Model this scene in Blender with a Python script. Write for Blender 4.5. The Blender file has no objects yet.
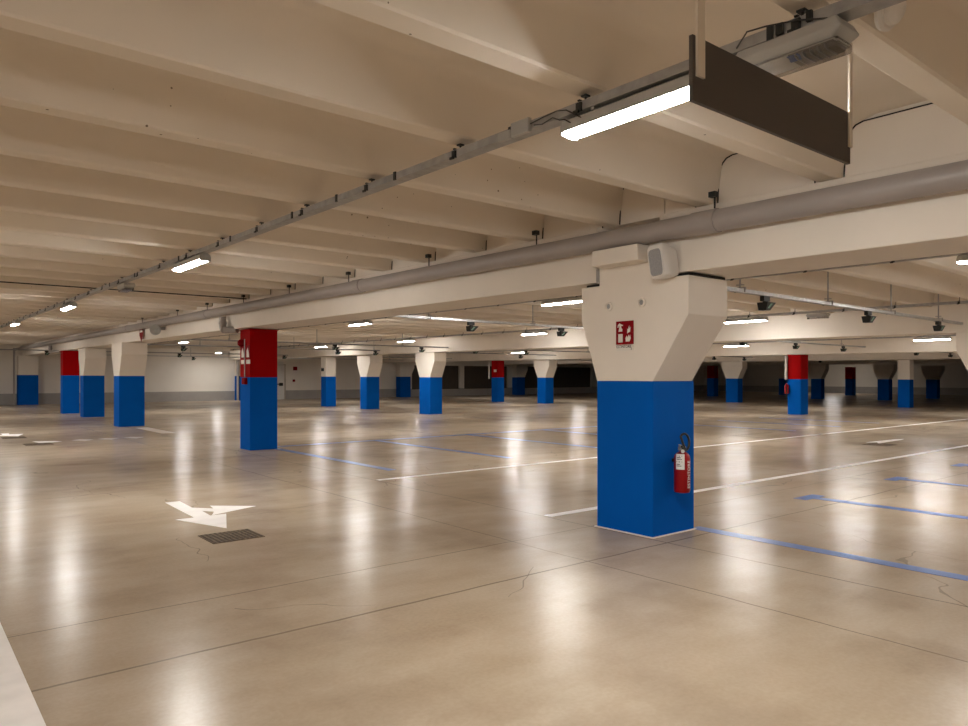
import bpy, bmesh, math, random
from mathutils import Vector, Matrix
random.seed(7)
U = 1.5                       # one unit of the survey = camera height = 1.5 m
S = bpy.context.scene
COL = S.collection
PI = math.pi

# ------------------------------------------------------------------ materials
def mat(name, rgb, rough=.6, metal=0., var=.06, scale=3., bump=0., bscale=60., spec=.5, rvar=0., stretch=None, var2=0.):
    m = bpy.data.materials.new(name); m.use_nodes = True
    nt = m.node_tree; n = nt.nodes; l = nt.links
    b = n['Principled BSDF']
    b.inputs['Roughness'].default_value = rough
    b.inputs['Metallic'].default_value = metal
    b.inputs['Specular IOR Level'].default_value = spec
    tc = n.new('ShaderNodeTexCoord')
    src = tc.outputs['Object']
    if stretch:
        mp = n.new('ShaderNodeMapping'); mp.inputs['Scale'].default_value = stretch
        l.new(src, mp.inputs['Vector']); src = mp.outputs['Vector']
    nz = n.new('ShaderNodeTexNoise'); nz.inputs['Scale'].default_value = scale; nz.inputs['Detail'].default_value = 6
    l.new(src, nz.inputs['Vector'])
    cr = n.new('ShaderNodeValToRGB')
    cr.color_ramp.elements[0].position = .3; cr.color_ramp.elements[1].position = .7
    lo = [max(0, c*(1-var)) for c in rgb]; hi = [min(1, c*(1+var)) for c in rgb]
    cr.color_ramp.elements[0].color = (*lo, 1); cr.color_ramp.elements[1].color = (*hi, 1)
    l.new(nz.outputs['Fac'], cr.inputs['Fac'])
    l.new(cr.outputs['Color'], b.inputs['Base Color'])
    if rvar:
        mr = n.new('ShaderNodeMapRange'); mr.inputs['To Min'].default_value = rough-rvar; mr.inputs['To Max'].default_value = rough+rvar
        l.new(nz.outputs['Fac'], mr.inputs['Value']); l.new(mr.outputs['Result'], b.inputs['Roughness'])
    if bump:
        n2 = n.new('ShaderNodeTexNoise'); n2.inputs['Scale'].default_value = bscale; n2.inputs['Detail'].default_value = 4
        l.new(tc.outputs['Object'], n2.inputs['Vector'])
        bp = n.new('ShaderNodeBump'); bp.inputs['Strength'].default_value = bump; bp.inputs['Distance'].default_value = .01
        l.new(n2.outputs['Fac'], bp.inputs['Height']); l.new(bp.outputs['Normal'], b.inputs['Normal'])
    return m

def pitted(m, rgb_pit, scale=9., thr=.055):
    """small dark air holes in cast concrete"""
    nt = m.node_tree; n = nt.nodes; l = nt.links
    b = n['Principled BSDF']; old = b.inputs['Base Color'].links[0].from_socket
    tc = n.new('ShaderNodeTexCoord')
    v = n.new('ShaderNodeTexVoronoi'); v.inputs['Scale'].default_value = scale
    l.new(tc.outputs['Object'], v.inputs['Vector'])
    big = n.new('ShaderNodeTexNoise'); big.inputs['Scale'].default_value = .9
    l.new(tc.outputs['Object'], big.inputs['Vector'])
    th = n.new('ShaderNodeMapRange'); th.inputs['From Min'].default_value = .48; th.inputs['From Max'].default_value = .75
    th.inputs['To Min'].default_value = 0; th.inputs['To Max'].default_value = thr*2
    l.new(big.outputs['Fac'], th.inputs['Value'])
    lt = n.new('ShaderNodeMath'); lt.operation = 'LESS_THAN'
    l.new(v.outputs['Distance'], lt.inputs[0]); l.new(th.outputs['Result'], lt.inputs[1])
    mx = n.new('ShaderNodeMix'); mx.data_type = 'RGBA'
    l.new(lt.outputs[0], mx.inputs[0]); l.new(old, mx.inputs[6]); mx.inputs[7].default_value = (*rgb_pit, 1)
    l.new(mx.outputs[2], b.inputs['Base Color'])
    return m

def emit(name, rgb, s):
    m = bpy.data.materials.new(name); m.use_nodes = True
    b = m.node_tree.nodes['Principled BSDF']
    b.inputs['Base Color'].default_value = (.8, .8, .8, 1)
    b.inputs['Emission Color'].default_value = (*rgb, 1); b.inputs['Emission Strength'].default_value = s
    return m

LAMP = 21.
CREAM = (.66, .585, .485)
M_ceil = pitted(mat('ceiling_paint', (.78, .715, .625), .8, var=.035, scale=1.3, bump=.05), (.22, .18, .13))
M_conc = mat('cream_painted_concrete', (.78, .722, .648), .75, var=.03, scale=2.0, bump=.05)
M_wall = mat('wall_paint', (.78, .735, .67), .8, var=.03, scale=1.)
M_dado = mat('grey_dado_paint', (.36, .34, .32), .6, var=.05)
M_blue = mat('blue_paint', (.0004, .098, .45), .65, spec=.04, var=.05, scale=2., bump=.03)
M_red = mat('red_paint', (.31, .0006, .0012), .65, spec=.05, var=.05, scale=2.)
M_pipe = mat('grey_plastic_pipe', (.33, .30, .285), .42, var=.04)
M_galv = mat('galvanised_steel', (.50, .50, .50), .38, .85, var=.15, scale=14)
M_galvd = mat('dull_galvanised_steel', (.36, .355, .35), .5, .35, var=.15, scale=14)
M_house = mat('grey_polycarbonate', (.42, .42, .41), .4, var=.04)
M_dark = mat('black_plastic', (.009, .011, .010), .45, var=.1)
M_brown = mat('dark_brown_sheet', (.070, .057, .048), .5, var=.04)
M_white = mat('white_plastic', (.70, .68, .65), .4, var=.03)
M_grille = mat('grey_grille', (.30, .30, .31), .6, var=.2, scale=120)
M_bar = mat('cream_flat_bar', (.70, .63, .53), .5, var=.03)
M_black = mat('joint_gap', (.02, .017, .014), .9)
M_wline = mat('white_road_paint', (.90, .875, .86), .5, spec=.2, var=.07, scale=5., bump=.05)
M_worn = mat('worn_white_paint', (.56, .51, .46), .5, var=.15, scale=4., spec=.2)
M_bline = mat('blue_road_paint', (.045, .15, .46), .30, var=.12, scale=5., bump=.04)
M_exred = mat('extinguisher_red', (.30, .003, .005), .35, spec=.3, var=.03)
M_label = mat('paper_label', (.86, .86, .84), .6, var=.03)
M_signred = mat('sign_red', (.22, .002, .006), .6, spec=.08, var=.03)
M_signwh = mat('sign_white', (.74, .70, .64), .5, var=.03)
M_ink = mat('black_ink', (.03, .028, .026), .6)
M_grate = mat('rusty_grate', (.11, .075, .042), .7, .3, var=.6, scale=40)
M_pit = mat('drain_pit', (.010, .008, .006), .9)
M_unlit = mat('unlit_opening_fill', (.085, .068, .052), .7, var=.1)  # dark sheet in place of the unlit space behind the wall openings
M_clear = mat('clear_cover', (.55, .54, .53), .12, var=.03)
_b = M_clear.node_tree.nodes['Principled BSDF']; _b.inputs['Transmission Weight'].default_value = .9; _b.inputs['IOR'].default_value = 1.15
M_refl = mat('lamp_reflector', (.30, .28, .26), .35, .6, var=.2)
M_sticker = mat('blue_sticker', (.10, .16, .42), .5)
M_wire = mat('black_cable', (.02, .02, .02), .5)
M_mull = mat('pale_mullion', (.45, .40, .34), .7)
M_lamp = emit('lamp_diffuser', (1., .965, .915), LAMP)
M_green = mat('green_lens', (.25, .42, .33), .25)

# polished concrete floor with saw-cut joints
def floor_material():
    m = bpy.data.materials.new('polished_concrete_floor'); m.use_nodes = True
    nt = m.node_tree; n = nt.nodes; l = nt.links; b = n['Principled BSDF']
    tc = n.new('ShaderNodeTexCoord'); P = tc.outputs['Object']
    def noise(sc, det=5, rough=.55, vec=P):
        z = n.new('ShaderNodeTexNoise'); z.inputs['Scale'].default_value = sc; z.inputs['Detail'].default_value = det
        z.inputs['Roughness'].default_value = rough; l.new(vec, z.inputs['Vector']); return z.outputs['Fac']
    def math_(op, a, c=None):
        k = n.new('ShaderNodeMath'); k.operation = op
        for i, v in enumerate((a, c)):
            if v is None: continue
            if isinstance(v, (int, float)): k.inputs[i].default_value = v
            else: l.new(v, k.inputs[i])
        return k.outputs[0]
    def ramp(f, p0, c0, p1, c1):
        r = n.new('ShaderNodeValToRGB'); e = r.color_ramp.elements
        e[0].position = p0; e[1].position = p1; e[0].color = (*c0, 1); e[1].color = (*c1, 1)
        l.new(f, r.inputs['Fac']); return r.outputs['Color']
    def mix(f, a, c, bt='MIX'):
        k = n.new('ShaderNodeMix'); k.data_type = 'RGBA'; k.blend_type = bt
        for i, v in ((0, f), (6, a), (7, c)):
            if isinstance(v, (int, float)): k.inputs[i].default_value = v
            elif isinstance(v, tuple): k.inputs[i].default_value = (*v, 1)
            else: l.new(v, k.inputs[i])
        return k.outputs[2]
    mp = n.new('ShaderNodeMapping'); mp.inputs['Rotation'].default_value = (0, 0, .7); mp.inputs['Scale'].default_value = (.8, 2.6, 1)
    l.new(P, mp.inputs['Vector'])
    big = noise(.45, 4, .55); mid = noise(1.1, 4, .55, mp.outputs['Vector']); fine = noise(40, 3)
    c = ramp(mid, .22, (.35, .268, .182), .80, (.53, .443, .338))
    c = mix(.58, c, ramp(big, .34, (.315, .232, .15), .68, (.555, .473, .372)))
    c = mix(.08, c, ramp(fine, .35, (.25, .2, .15), .65, (.6, .53, .45)))
    # saw cuts
    sep = n.new('ShaderNodeSeparateXYZ'); l.new(P, sep.inputs['Vector'])
    wob = math_('MULTIPLY', math_('SUBTRACT', noise(1.2, 3), .5), .05)
    X = math_('ADD', sep.outputs['X'], wob); Y = math_('ADD', sep.outputs['Y'], wob)
    masks = []
    for ax, at, w in ((Y, 3.32, .007), (Y, 2.70, .011), (X, 3.63, .009), (X, 2.93, .007), (Y, 6.9, .007), (Y, 10.2, .008),
                      (X, 7.4, .008), (X, -.4, .007), (X, 11.1, .008), (Y, 13.6, .007), (Y, .2, .007)):
        masks.append(math_('LESS_THAN', math_('ABSOLUTE', math_('SUBTRACT', ax, at*U)), w))
    f = masks[0]
    for q in masks[1:]: f = math_('MAXIMUM', f, q)
    cut = math_('MULTIPLY', f, .55)
    # hairline cracks
    vo = n.new('ShaderNodeTexVoronoi'); vo.feature = 'DISTANCE_TO_EDGE'; vo.inputs['Scale'].default_value = .33
    wv = n.new('ShaderNodeVectorMath'); wv.operation = 'ADD'
    nz = n.new('ShaderNodeTexNoise'); nz.inputs['Scale'].default_value = .8; nz.inputs['Detail'].default_value = 3; l.new(P, nz.inputs['Vector'])
    l.new(P, wv.inputs[0]); l.new(nz.outputs['Color'], wv.inputs[1]); l.new(wv.outputs['Vector'], vo.inputs['Vector'])
    crack = math_('LESS_THAN', vo.outputs['Distance'], .0016)
    cm = math_('MULTIPLY', crack, math_('MULTIPLY', math_('GREATER_THAN', noise(.5, 2), .5), .45))
    c = mix(cut, c, (.075, .055, .035)); c = mix(cm, c, (.10, .075, .05))
    # worn brown smudges
    sm = ramp(noise(.8, 6, .62), .50, (0, 0, 0), .74, (1, 1, 1))
    k = n.new('ShaderNodeSeparateColor'); l.new(sm, k.inputs[0])
    c = mix(math_('MULTIPLY', k.outputs[0], .6), c, (.24, .17, .115))
    l.new(c, b.inputs['Base Color'])
    r = n.new('ShaderNodeMapRange'); r.inputs['From Min'].default_value = .25; r.inputs['From Max'].default_value = .75; r.clamp = True
    r.inputs['To Min'].default_value = .215; r.inputs['To Max'].default_value = .265
    l.new(mid, r.inputs['Value']); l.new(r.outputs['Result'], b.inputs['Roughness'])
    b.inputs['Specular IOR Level'].default_value = .11
    bp = n.new('ShaderNodeBump'); bp.inputs['Strength'].default_value = .22; bp.inputs['Distance'].default_value = .01
    l.new(noise(4.5, 5, .55, mp.outputs['Vector']), bp.inputs['Height']); l.new(bp.outputs['Normal'], b.inputs['Normal'])
    return m
M_floor = floor_material()

# ------------------------------------------------------------------ mesh builder (all arguments in survey units)
class MB:
    def __init__(s): s.v = []; s.f = []
    def poly(s, pts, faces):
        o = len(s.v); s.v += [Vector(p) for p in pts]; s.f += [[o+i for i in q] for q in faces]; return s
    def box(s, x0, x1, y0, y1, z0, z1):
        return s.poly([(x, y, z) for z in (z0, z1) for y in (y0, y1) for x in (x0, x1)],
                      [(0, 2, 3, 1), (4, 5, 7, 6), (0, 1, 5, 4), (1, 3, 7, 5), (3, 2, 6, 7), (2, 0, 4, 6)])
    def bar(s, a, b, w, h):                      # rectangular bar from a to b, w across, h high
        a = Vector(a); b = Vector(b); d = (b-a).normalized()
        up = Vector((0, 0, 1)) if abs(d.z) < .9 else Vector((0, 1, 0))
        sd = d.cross(up).normalized(); up = sd.cross(d)
        q = [(-w/2, -h/2), (w/2, -h/2), (w/2, h/2), (-w/2, h/2)]
        return s.poly([p+sd*i+up*j for p in (a, b) for i, j in q],
                      [(0, 1, 2, 3), (7, 6, 5, 4), (0, 4, 5, 1), (1, 5, 6, 2), (2, 6, 7, 3), (3, 7, 4, 0)])
    def tube(s, path, r, n=12):
        path = [Vector(p) for p in path]; rings = []
        rr = r if isinstance(r, (list, tuple)) else [r]*len(path)
        prev = None
        for i, p in enumerate(path):
            d = (path[min(i+1, len(path)-1)]-path[max(i-1, 0)]).normalized()
            if prev is None:
                up = Vector((0, 0, 1)) if abs(d.z) < .9 else Vector((1, 0, 0))
            else: up = prev
            sd = d.cross(up).normalized(); up = sd.cross(d).normalized(); prev = up
            rings.append([p+(sd*math.cos(2*PI*k/n)+up*math.sin(2*PI*k/n))*rr[i] for k in range(n)])
        pts = [q for g in rings for q in g]; fs = []
        for i in range(len(path)-1):
            for k in range(n):
                fs.append((i*n+k, i*n+(k+1) % n, (i+1)*n+(k+1) % n, (i+1)*n+k))
        fs.append(tuple(range(n))[::-1]); fs.append(tuple((len(path)-1)*n+k for k in range(n)))
        return s.poly(pts, fs)
    def lathe(s, prof, origin, axis=(0, 0, 1), n=24):
        a = Vector(axis).normalized(); o = Vector(origin)
        return s.tube_axis([(o+a*h, max(r, 1e-4)) for r, h in prof], a, n)
    def tube_axis(s, rings, a, n):
        up = Vector((0, 0, 1)) if abs(a.z) < .9 else Vector((1, 0, 0))
        sd = a.cross(up).normalized(); up = sd.cross(a)
        pts = [p+(sd*math.cos(2*PI*k/n)+up*math.sin(2*PI*k/n))*r for p, r in rings for k in range(n)]; fs = []
        for i in range(len(rings)-1):
            for k in range(n): fs.append((i*n+k, i*n+(k+1) % n, (i+1)*n+(k+1) % n, (i+1)*n+k))
        fs.append(tuple(range(n))[::-1]); fs.append(tuple((len(rings)-1)*n+k for k in range(n)))
        return s.poly(pts, fs)
    def prism_x(s, yz, x0, x1):                  # outline in (y,z) extruded along x
        n = len(yz)
        return s.poly([(x, y, z) for x in (x0, x1) for y, z in yz],
                      [tuple(range(n)), tuple(range(2*n-1, n-1, -1))]+[(i, n+i, n+(i+1) % n, (i+1) % n) for i in range(n)])
    def prism_z(s, xy, z0, z1):
        n = len(xy)
        return s.poly([(x, y, z) for z in (z0, z1) for x, y in xy],
                      [tuple(range(n)), tuple(range(2*n-1, n-1, -1))]+[(i, n+i, n+(i+1) % n, (i+1) % n) for i in range(n)])
    def build(s, name, m, parent=None, bev=0, smooth=False, at=None, rot=None):
        """at: survey position of the object's own origin (vertices are given relative to it when at is set)"""
        me = bpy.data.meshes.new(name)
        me.from_pydata([v*U for v in s.v], [], s.f); me.validate()
        bm = bmesh.new(); bm.from_mesh(me); bmesh.ops.recalc_face_normals(bm, faces=bm.faces)
        bm.to_mesh(me); bm.free()
        me.materials.append(m)
        if smooth:
            me.shade_smooth(); me.set_sharp_from_angle(angle=math.radians(40))
        o = bpy.data.objects.new(name, me); COL.objects.link(o)
        if parent: o.parent = parent
        if at: o.location = Vector(at)*U
        if rot: o.rotation_euler = rot
        if bev:
            b = o.modifiers.new('bevel', 'BEVEL'); b.width = bev*U; b.segments = 2; b.limit_method = 'ANGLE'
        return o

def tag(o, label=None, cat=None, group=None, kind=None):
    if label: o['label'] = label
    if cat: o['category'] = cat
    if group: o['group'] = group
    if kind: o['kind'] = kind
    return o
def thing(name, at, label, cat, group=None, rz=0):
    o = bpy.data.objects.new(name, None); COL.objects.link(o); o.empty_display_size = .1
    o.location = Vector(at)*U; o.rotation_euler.z = rz
    return tag(o, label, cat, group)
def dup(root, at, label, group=None, rz=None):
    r = root.copy(); COL.objects.link(r); r.location = Vector(at)*U
    if rz is not None: r.rotation_euler.z = rz
    r['label'] = label
    if group: r['group'] = group
    for ch in list(root.children):
        c = ch.copy(); COL.objects.link(c); c.parent = r
        for g in list(ch.children):
            d = g.copy(); COL.objects.link(d); d.parent = c
    return r
def struct(o): o['kind'] = 'structure'; return o

def text_mesh(s, size, m, name, parent, loc, right, up, thick=.0006):
    cu = bpy.data.curves.new(name, 'FONT'); cu.body = s; cu.size = size*U; cu.extrude = thick*U
    cu.align_x = 'CENTER'; cu.align_y = 'CENTER'
    t = bpy.data.objects.new(name, cu); COL.objects.link(t)
    dg = bpy.context.evaluated_depsgraph_get()
    me = bpy.data.meshes.new_from_object(t.evaluated_get(dg))
    bpy.data.objects.remove(t); me.materials.clear(); me.materials.append(m)
    o = bpy.data.objects.new(name, me); COL.objects.link(o); o.parent = parent
    r = Vector(right).normalized(); u = Vector(up).normalized(); nrm = r.cross(u)
    M = Matrix((r, u, nrm)).transposed().to_4x4(); M.translation = Vector(loc)*U
    o.matrix_local = M
    return o

# ------------------------------------------------------------------ the shell
X0, X1, Y0, YW = -7.6, 46., -6.2, 31.
Z_SLAB, Z_RIB = 2.29, 2.0
TILT = .0052                  # the deck above rises gently towards the far wall
TILTX = .0042
def dz(y, x=3.7): return TILT*(y-1.5)-TILTX*(x-3.7)
struct(MB().box(X0, X1, Y0, YW+.3, -.1, 0).build('floor', M_floor))

RIB = [.985, 1.775, 2.50, 3.235, 3.97, 4.63, 5.34, 6.06]+[6.78+.72*i for i in range(36)]
RIB = [.985-.72*i for i in range(10, 0, -1)]+RIB
def ribbed(x0, x1, name):
    top = Z_SLAB+.10
    prof = [(Y0, Z_SLAB)]
    for y in RIB:
        if y < Y0+.4 or y > YW-.3: continue
        side = [(.046, Z_RIB), (.055, Z_RIB+.008), (.074, 2.10), (.086, 2.20), (.098, 2.238), (.125, 2.264), (.165, 2.276), (.22, Z_SLAB)]
        prof += [(y-a, z) for a, z in side[::-1]]+[(y+a, z) for a, z in side]
    prof.append((YW, Z_SLAB))
    n = len(prof)
    pts = [(x, y, z) for x in (x0, x1) for y, z in prof]+[(x, y, top) for x in (x0, x1) for y in (Y0, YW)]
    f = [(i, i+1, n+i+1, n+i) for i in range(n-1)]
    f.append(tuple(range(n))+(2*n+1, 2*n)); f.append(tuple(range(n, 2*n))+(2*n+3, 2*n+2))
    f.append((2*n, 2*n+1, 2*n+3, 2*n+2))
    o = MB().poly(pts, f).build(name, M_ceil)
    me = o.data; me.shade_smooth(); me.set_sharp_from_angle(angle=math.radians(33))
    return struct(o)
GX = [3.68, 11.2, 18.75, 25.75, 33.0]          # near faces of the girders
GW = .50
edges = [X0]+[v for g in GX for v in (g+.056, g+GW-.056)]+[X1]
for i in range(0, len(edges), 2):
    ribbed(edges[i], edges[i+1], 'ceiling')

# girders: lower flange the ribs bear on, narrow web above
def girder(x, y0, y1, label, w0=0):
    t = thing('concrete_girder', (x+GW/2, y0, 1.625), label, 'girder', 'concrete girders over the columns')
    MB().box(-GW/2, GW/2, 0, y1-y0, 0, .372).build('flange', M_conc, t, bev=.006)
    MB().box(-GW/2+.06, GW/2-.06, w0, y1-y0, .372, .74).build('web', M_conc, t)
    # closed end joints of the double-tee units, drawn as thin open gaps between every two ribs
    for y, yn in zip(RIB, RIB[1:]):
        if y0+w0+.1-.6*(w0 < 0) < y and yn < y1-.1+(.6 if y1 < 3 else 0)*0 and -.5 < y < 11 and x < 5:
            g = MB()
            side = [(.074, 2.00), (.079, 2.10), (.091, 2.20), (.103, 2.234), (.13, 2.259), (.168, 2.270)]
            p = [(y+a, z) for a, z in side]+[(yn-a, z) for a, z in side[::-1]]
            for (ya, za), (yb, zb) in zip(p, p[1:]):
                g.bar((-GW/2+.058, ya-y0, za-1.625), (-GW/2+.058, yb-y0, zb-1.625), .012, .0042)
            g.build('joint', M_black, t)
    return t
girder(GX[0], Y0+.06, 2.80, 'long cream concrete girder running from the loudspeaker out past the grey hanging sign')
girder(GX[0], 3.31, YW-.02, 'cream concrete girder behind the long grey pipe, from the extinguisher column to the far wall', w0=-.505)
for x, lb in ((GX[1], 'cream girder over the second row of columns, just behind the metal detector rail'),
              (GX[2], 'cream girder carried by the bright red and blue column on the far right'),
              (GX[3], 'cream girder over the plain white and blue column at the edge of the unlit area'),
              (GX[4], 'dim girder in the unlit far area beyond the last lit columns')):
    girder(x, Y0+.06, YW-.02, lb)

# far wall with dado and dark openings, other walls
win = [(20.55, 23.62), (23.92, 27.05), (27.5, 34.0)]
WZ0, WZ1 = .33, 1.60
DADO = .40
w = MB(); d = MB()
xs = [X0]+[v for a in win for v in a]+[X1]
for i in range(0, len(xs), 2):
    w.box(xs[i], xs[i+1], YW, YW+.3, DADO, 2.6)
    d.box(xs[i], xs[i+1], YW-.006, YW+.3, 0, DADO)
for a, b_ in win:
    w.box(a, b_, YW, YW+.3, WZ1, 2.6); d.box(a, b_, YW-.006, YW+.3, 0, WZ0)
wb = struct(w.build('wall_back', M_wall)); d.build('dado', M_dado, wb)
for i, (a, b_) in enumerate(win):
    o = struct(MB().box(a, b_, YW+.12, YW+.16, WZ0, WZ1).build(f'window_{i+1}', M_unlit))
    MB().box(a, b_, YW+.02, YW+.12, WZ0, WZ0+.03).build('sill', M_mull, o)
wr = struct(MB().box(X1, X1+.3, Y0, YW+.3, DADO, 2.6).build('wall_right', M_wall))
MB().box(X1-.006, X1+.3, Y0, YW+.3, 0, DADO).build('dado', M_dado, wr)
wl = struct(MB().box(X0-.3, X0, Y0, YW+.3, DADO, 2.6).build('wall_left', M_wall))
MB().box(X0-.3, X0+.006, Y0, YW+.3, 0, DADO).build('dado', M_dado, wl)
wf = struct(MB().box(X0-.3, X1+.3, Y0-.3, Y0, DADO, 2.6).build('wall_front', M_wall))
MB().box(X0-.3, X1+.3, Y0-.3, Y0+.006, 0, DADO).build('dado', M_dado, wf)

# door in the far wall
dr = struct(MB().box(12.72, 13.70, YW-.02, YW-.004, 0, 1.53).build('door_1', M_white, bev=.003))
MB().box(12.66, 12.72, YW-.035, YW-.004, 0, 1.58).box(13.70, 13.76, YW-.035, YW-.004, 0, 1.58).box(12.66, 13.76, YW-.035, YW-.004, 1.53, 1.58).build('door_frame', M_mull, dr)
MB().box(13.2, 13.62, YW-.07, YW-.02, .66, .70).box(13.45, 13.62, YW-.06, YW-.02, .60, .74).build('push_bar', M_dark, dr, bev=.004)
t = thing('exit_light', (13.35, YW-.06, 1.55), 'small white emergency light fixed above the far wall door', 'light')
MB().box(-.28, .28, -.04, .05, 0, .14).build('body', M_white, t, bev=.01)
t = thing('fire_sign', (14.22, YW-.012, 1.30), 'small red square sign on the far wall beside the door', 'sign')
MB().box(-.10, .10, -.006, .008, 0, .17).build('plate', M_signred, t)
MB().box(-.10, .10, -.006, .008, -.12, -.02).build('caption_plate', M_signwh, t)
t = thing('alarm_button', (14.15, YW-.03, .78), 'little red alarm button on the far wall beneath the red square sign', 'button')
MB().box(-.05, .05, -.03, .03, 0, .11).build('case', M_signred, t, bev=.004)

# ------------------------------------------------------------------ columns
ZB0 = .977
def zb(x, y): return ZB0+.0035*y-.0036*x
def column(x, y, wx, wy, kind, label, fl=(.26, .14)):
    top = 1.612+dz(y, x); ZB = zb(x, y)
    t = thing('concrete_column', (x, y, 0), label, 'column', 'blue painted columns of the car park')
    MB().box(0, wx, 0, wy, 0, ZB).build('blue_base', M_blue, t, bev=.004)
    if kind == 'red':
        MB().box(0, wx, 0, wy, ZB, top).build('red_shaft', M_red, t, bev=.004)
        MB().box(-.008, wx+.008, -.008, wy+.008, top-.012, top).build('top_rim', M_red, t)
    elif kind == 'plain':
        MB().box(0, wx, 0, wy, ZB, top).build('cream_shaft', M_conc, t, bev=.004)
    else:
        a, b = fl
        yz = [(0, ZB), (wy, ZB), (wy+b, 1.375+dz(y, x)), (wy+b, top), (-a, top), (-a, 1.375+dz(y, x))]
        MB().prism_x(yz, 0, wx).build('capital', M_conc, t, bev=.004)
    return t

ZB = zb(3.66, 2.83)
main = thing('concrete_column', (3.66, 2.83, 0), 'nearest blue column with the fire extinguisher hung on it and a red sign above', 'column', 'blue painted columns of the car park')
MB().box(0, .43, 0, .46, 0, ZB).build('blue_base', M_blue, main, bev=.004)
yz = [(0, ZB), (.46, ZB), (.60, 1.375), (.60, 1.606), (.44, 1.606), (.44, 1.86), (0, 1.86), (0, 1.606), (-.26, 1.606), (-.26, 1.375)]
MB().prism_x(yz, 0, .41).build('capital', M_conc, main, bev=.004)
MB().box(-.135, .02, .01, .385, 1.715, 1.815).build('corbel', M_conc, main, bev=.006)
MB().box(.0, .10, .445, .468, 1.626, 1.72).build('bearing_pad', M_dado, main)
MB().box(.03, .40, .47, .58, 1.606, 1.625).box(.03, .40, -.25, -.03, 1.606, 1.625).build('shadow_gap_fill', M_black, main)  # black fill standing for the shade in the gap below the girder
for yy, zz in ((.355, 1.463), (.085, 1.468)):
    MB().lathe([(.030, 0), (.030, .008), (.024, .011), (.019, .011), (.017, .006)], (0, yy, zz), (-1, 0, 0), 20).build('anchor_plug', M_conc, main, smooth=True)
    MB().lathe([(.016, 0), (.016, .0075), (.012, .009)], (0, yy-.002, zz), (-1, 0, 0), 16).build('anchor_bolt', M_galvd, main, smooth=True)
MB().box(-.012, .442, -.012, .472, 0, .006).build('foot_seal', M_conc, main)

COLS = [
 (3.78, 9.66, .39, .36, 'red', 'red and blue column bearing the alarm call point, with a bent grey pipe meeting its top'),
 (3.54, 15.9, .48, .44, 'cap', 'cream and blue column with flared top standing next behind the red pipe-fed column'),
 (3.70, 20.23, .47, .42, 'cap', 'cream and blue column with a flared top touching the small far red column in view'),
 (3.63, 22.6, .40, .36, 'red', 'small far red and blue column in the pipe row, half hidden by a cream column'),
 (11.15, 15.95, .40, .50, 'cap', 'flared cream and blue column seen whole in front of the dark wall openings'),
 (11.4, 19.71, .45, .40, 'cap', 'flared cream and blue column whose side face is lit bright, near the far wall'),
 (11.4, 22.42, .37, .37, 'plain', 'straight cream and blue column without a flared top, near the far wall door'),
 (10.93, 2.85, .44, .46, 'cap', 'flared column cut off by the edge of the photo on the right'),
 (18.6, 9.58, .40, .36, 'red', 'bright red and blue column standing at the right beyond the extinguisher column'),
 (19.1, 19.75, .42, .44, 'cap', 'flared cream and blue column standing before the widest dark opening'),
 (18.8, 22.2, .36, .36, 'red', 'distant red and blue column standing against the dark wall openings'),
 (25.7, 9.58, .32, .36, 'plain', 'straight cream and blue column at the edge of the unlit area'),
 (25.7, 15.78, .34, .52, 'cap', 'flared cream and blue column just past the extinguisher column, at the edge of the dark'),
 (32.8, 15.95, .36, .46, 'cap', 'dim flared column seen right beside the bright red and blue column'),
 (33.1, 21.7, .40, .40, 'red', 'dark barely lit red and blue column deep in the unlit area'),
 (38.4, 20.6, .36, .44, 'plain', 'dark plain column deep in the unlit area, left of the bright red column'),
 (40.6, 18.0, .40, .40, 'red', 'tiny far red and blue column against the dim end wall'),
 (33.2, 13.2, .36, .46, 'cap', 'dark flared column left of the straight white column, in the unlit area'),
 (37.6, 12.85, .36, .46, 'cap', 'dark flared column seen between the straight white column and the picture edge'),
]
for c in COLS: column(*c, fl=((.2, .2) if c[4] == 'cap' else (0, 0)))
# half columns on the far wall
for x, wx, kind, fl, lb in ((3.52, .62, 'plain', 0, 'flat blue and cream pilaster on the far wall behind the grey downpipe'),
                    (11.45, .55, 'plain', 0, 'blue pilaster on the far wall peeping out from behind the red pipe-fed column'),
                    (19.6, .62, 'cap', 0, 'blue pilaster with flared top where the cream far wall ends and openings begin'),
                    (27.35, .62, 'cap', 0, 'blue pilaster with flared top between two dark wall openings')):
    ZB = zb(x, 30.6)
    t = thing('pilaster', (x, YW-.4, 0), lb, 'column', 'blue pilasters on the far wall')
    MB().box(0, wx, 0, .39, 0, ZB).build('blue_base', M_blue, t, bev=.004)
    if kind == 'plain': MB().box(0, wx, 0, .39, ZB, 1.62+dz(31, x)).build('cream_shaft', M_conc, t, bev=.004)
    else:
        pts = [(0, ZB), (wx, ZB), (wx+.22, 1.375+dz(31, x)), (wx+.22, 1.62+dz(31, x)), (0, 1.62+dz(31, x))]
        n = len(pts)
        MB().poly([(px, yy, z) for yy in (0, .39) for px, z in pts],
                  [tuple(range(n)), tuple(range(2*n-1, n-1, -1))]+[(i, n+i, n+(i+1) % n, (i+1) % n) for i in range(n)]).build('capital', M_conc, t)

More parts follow.
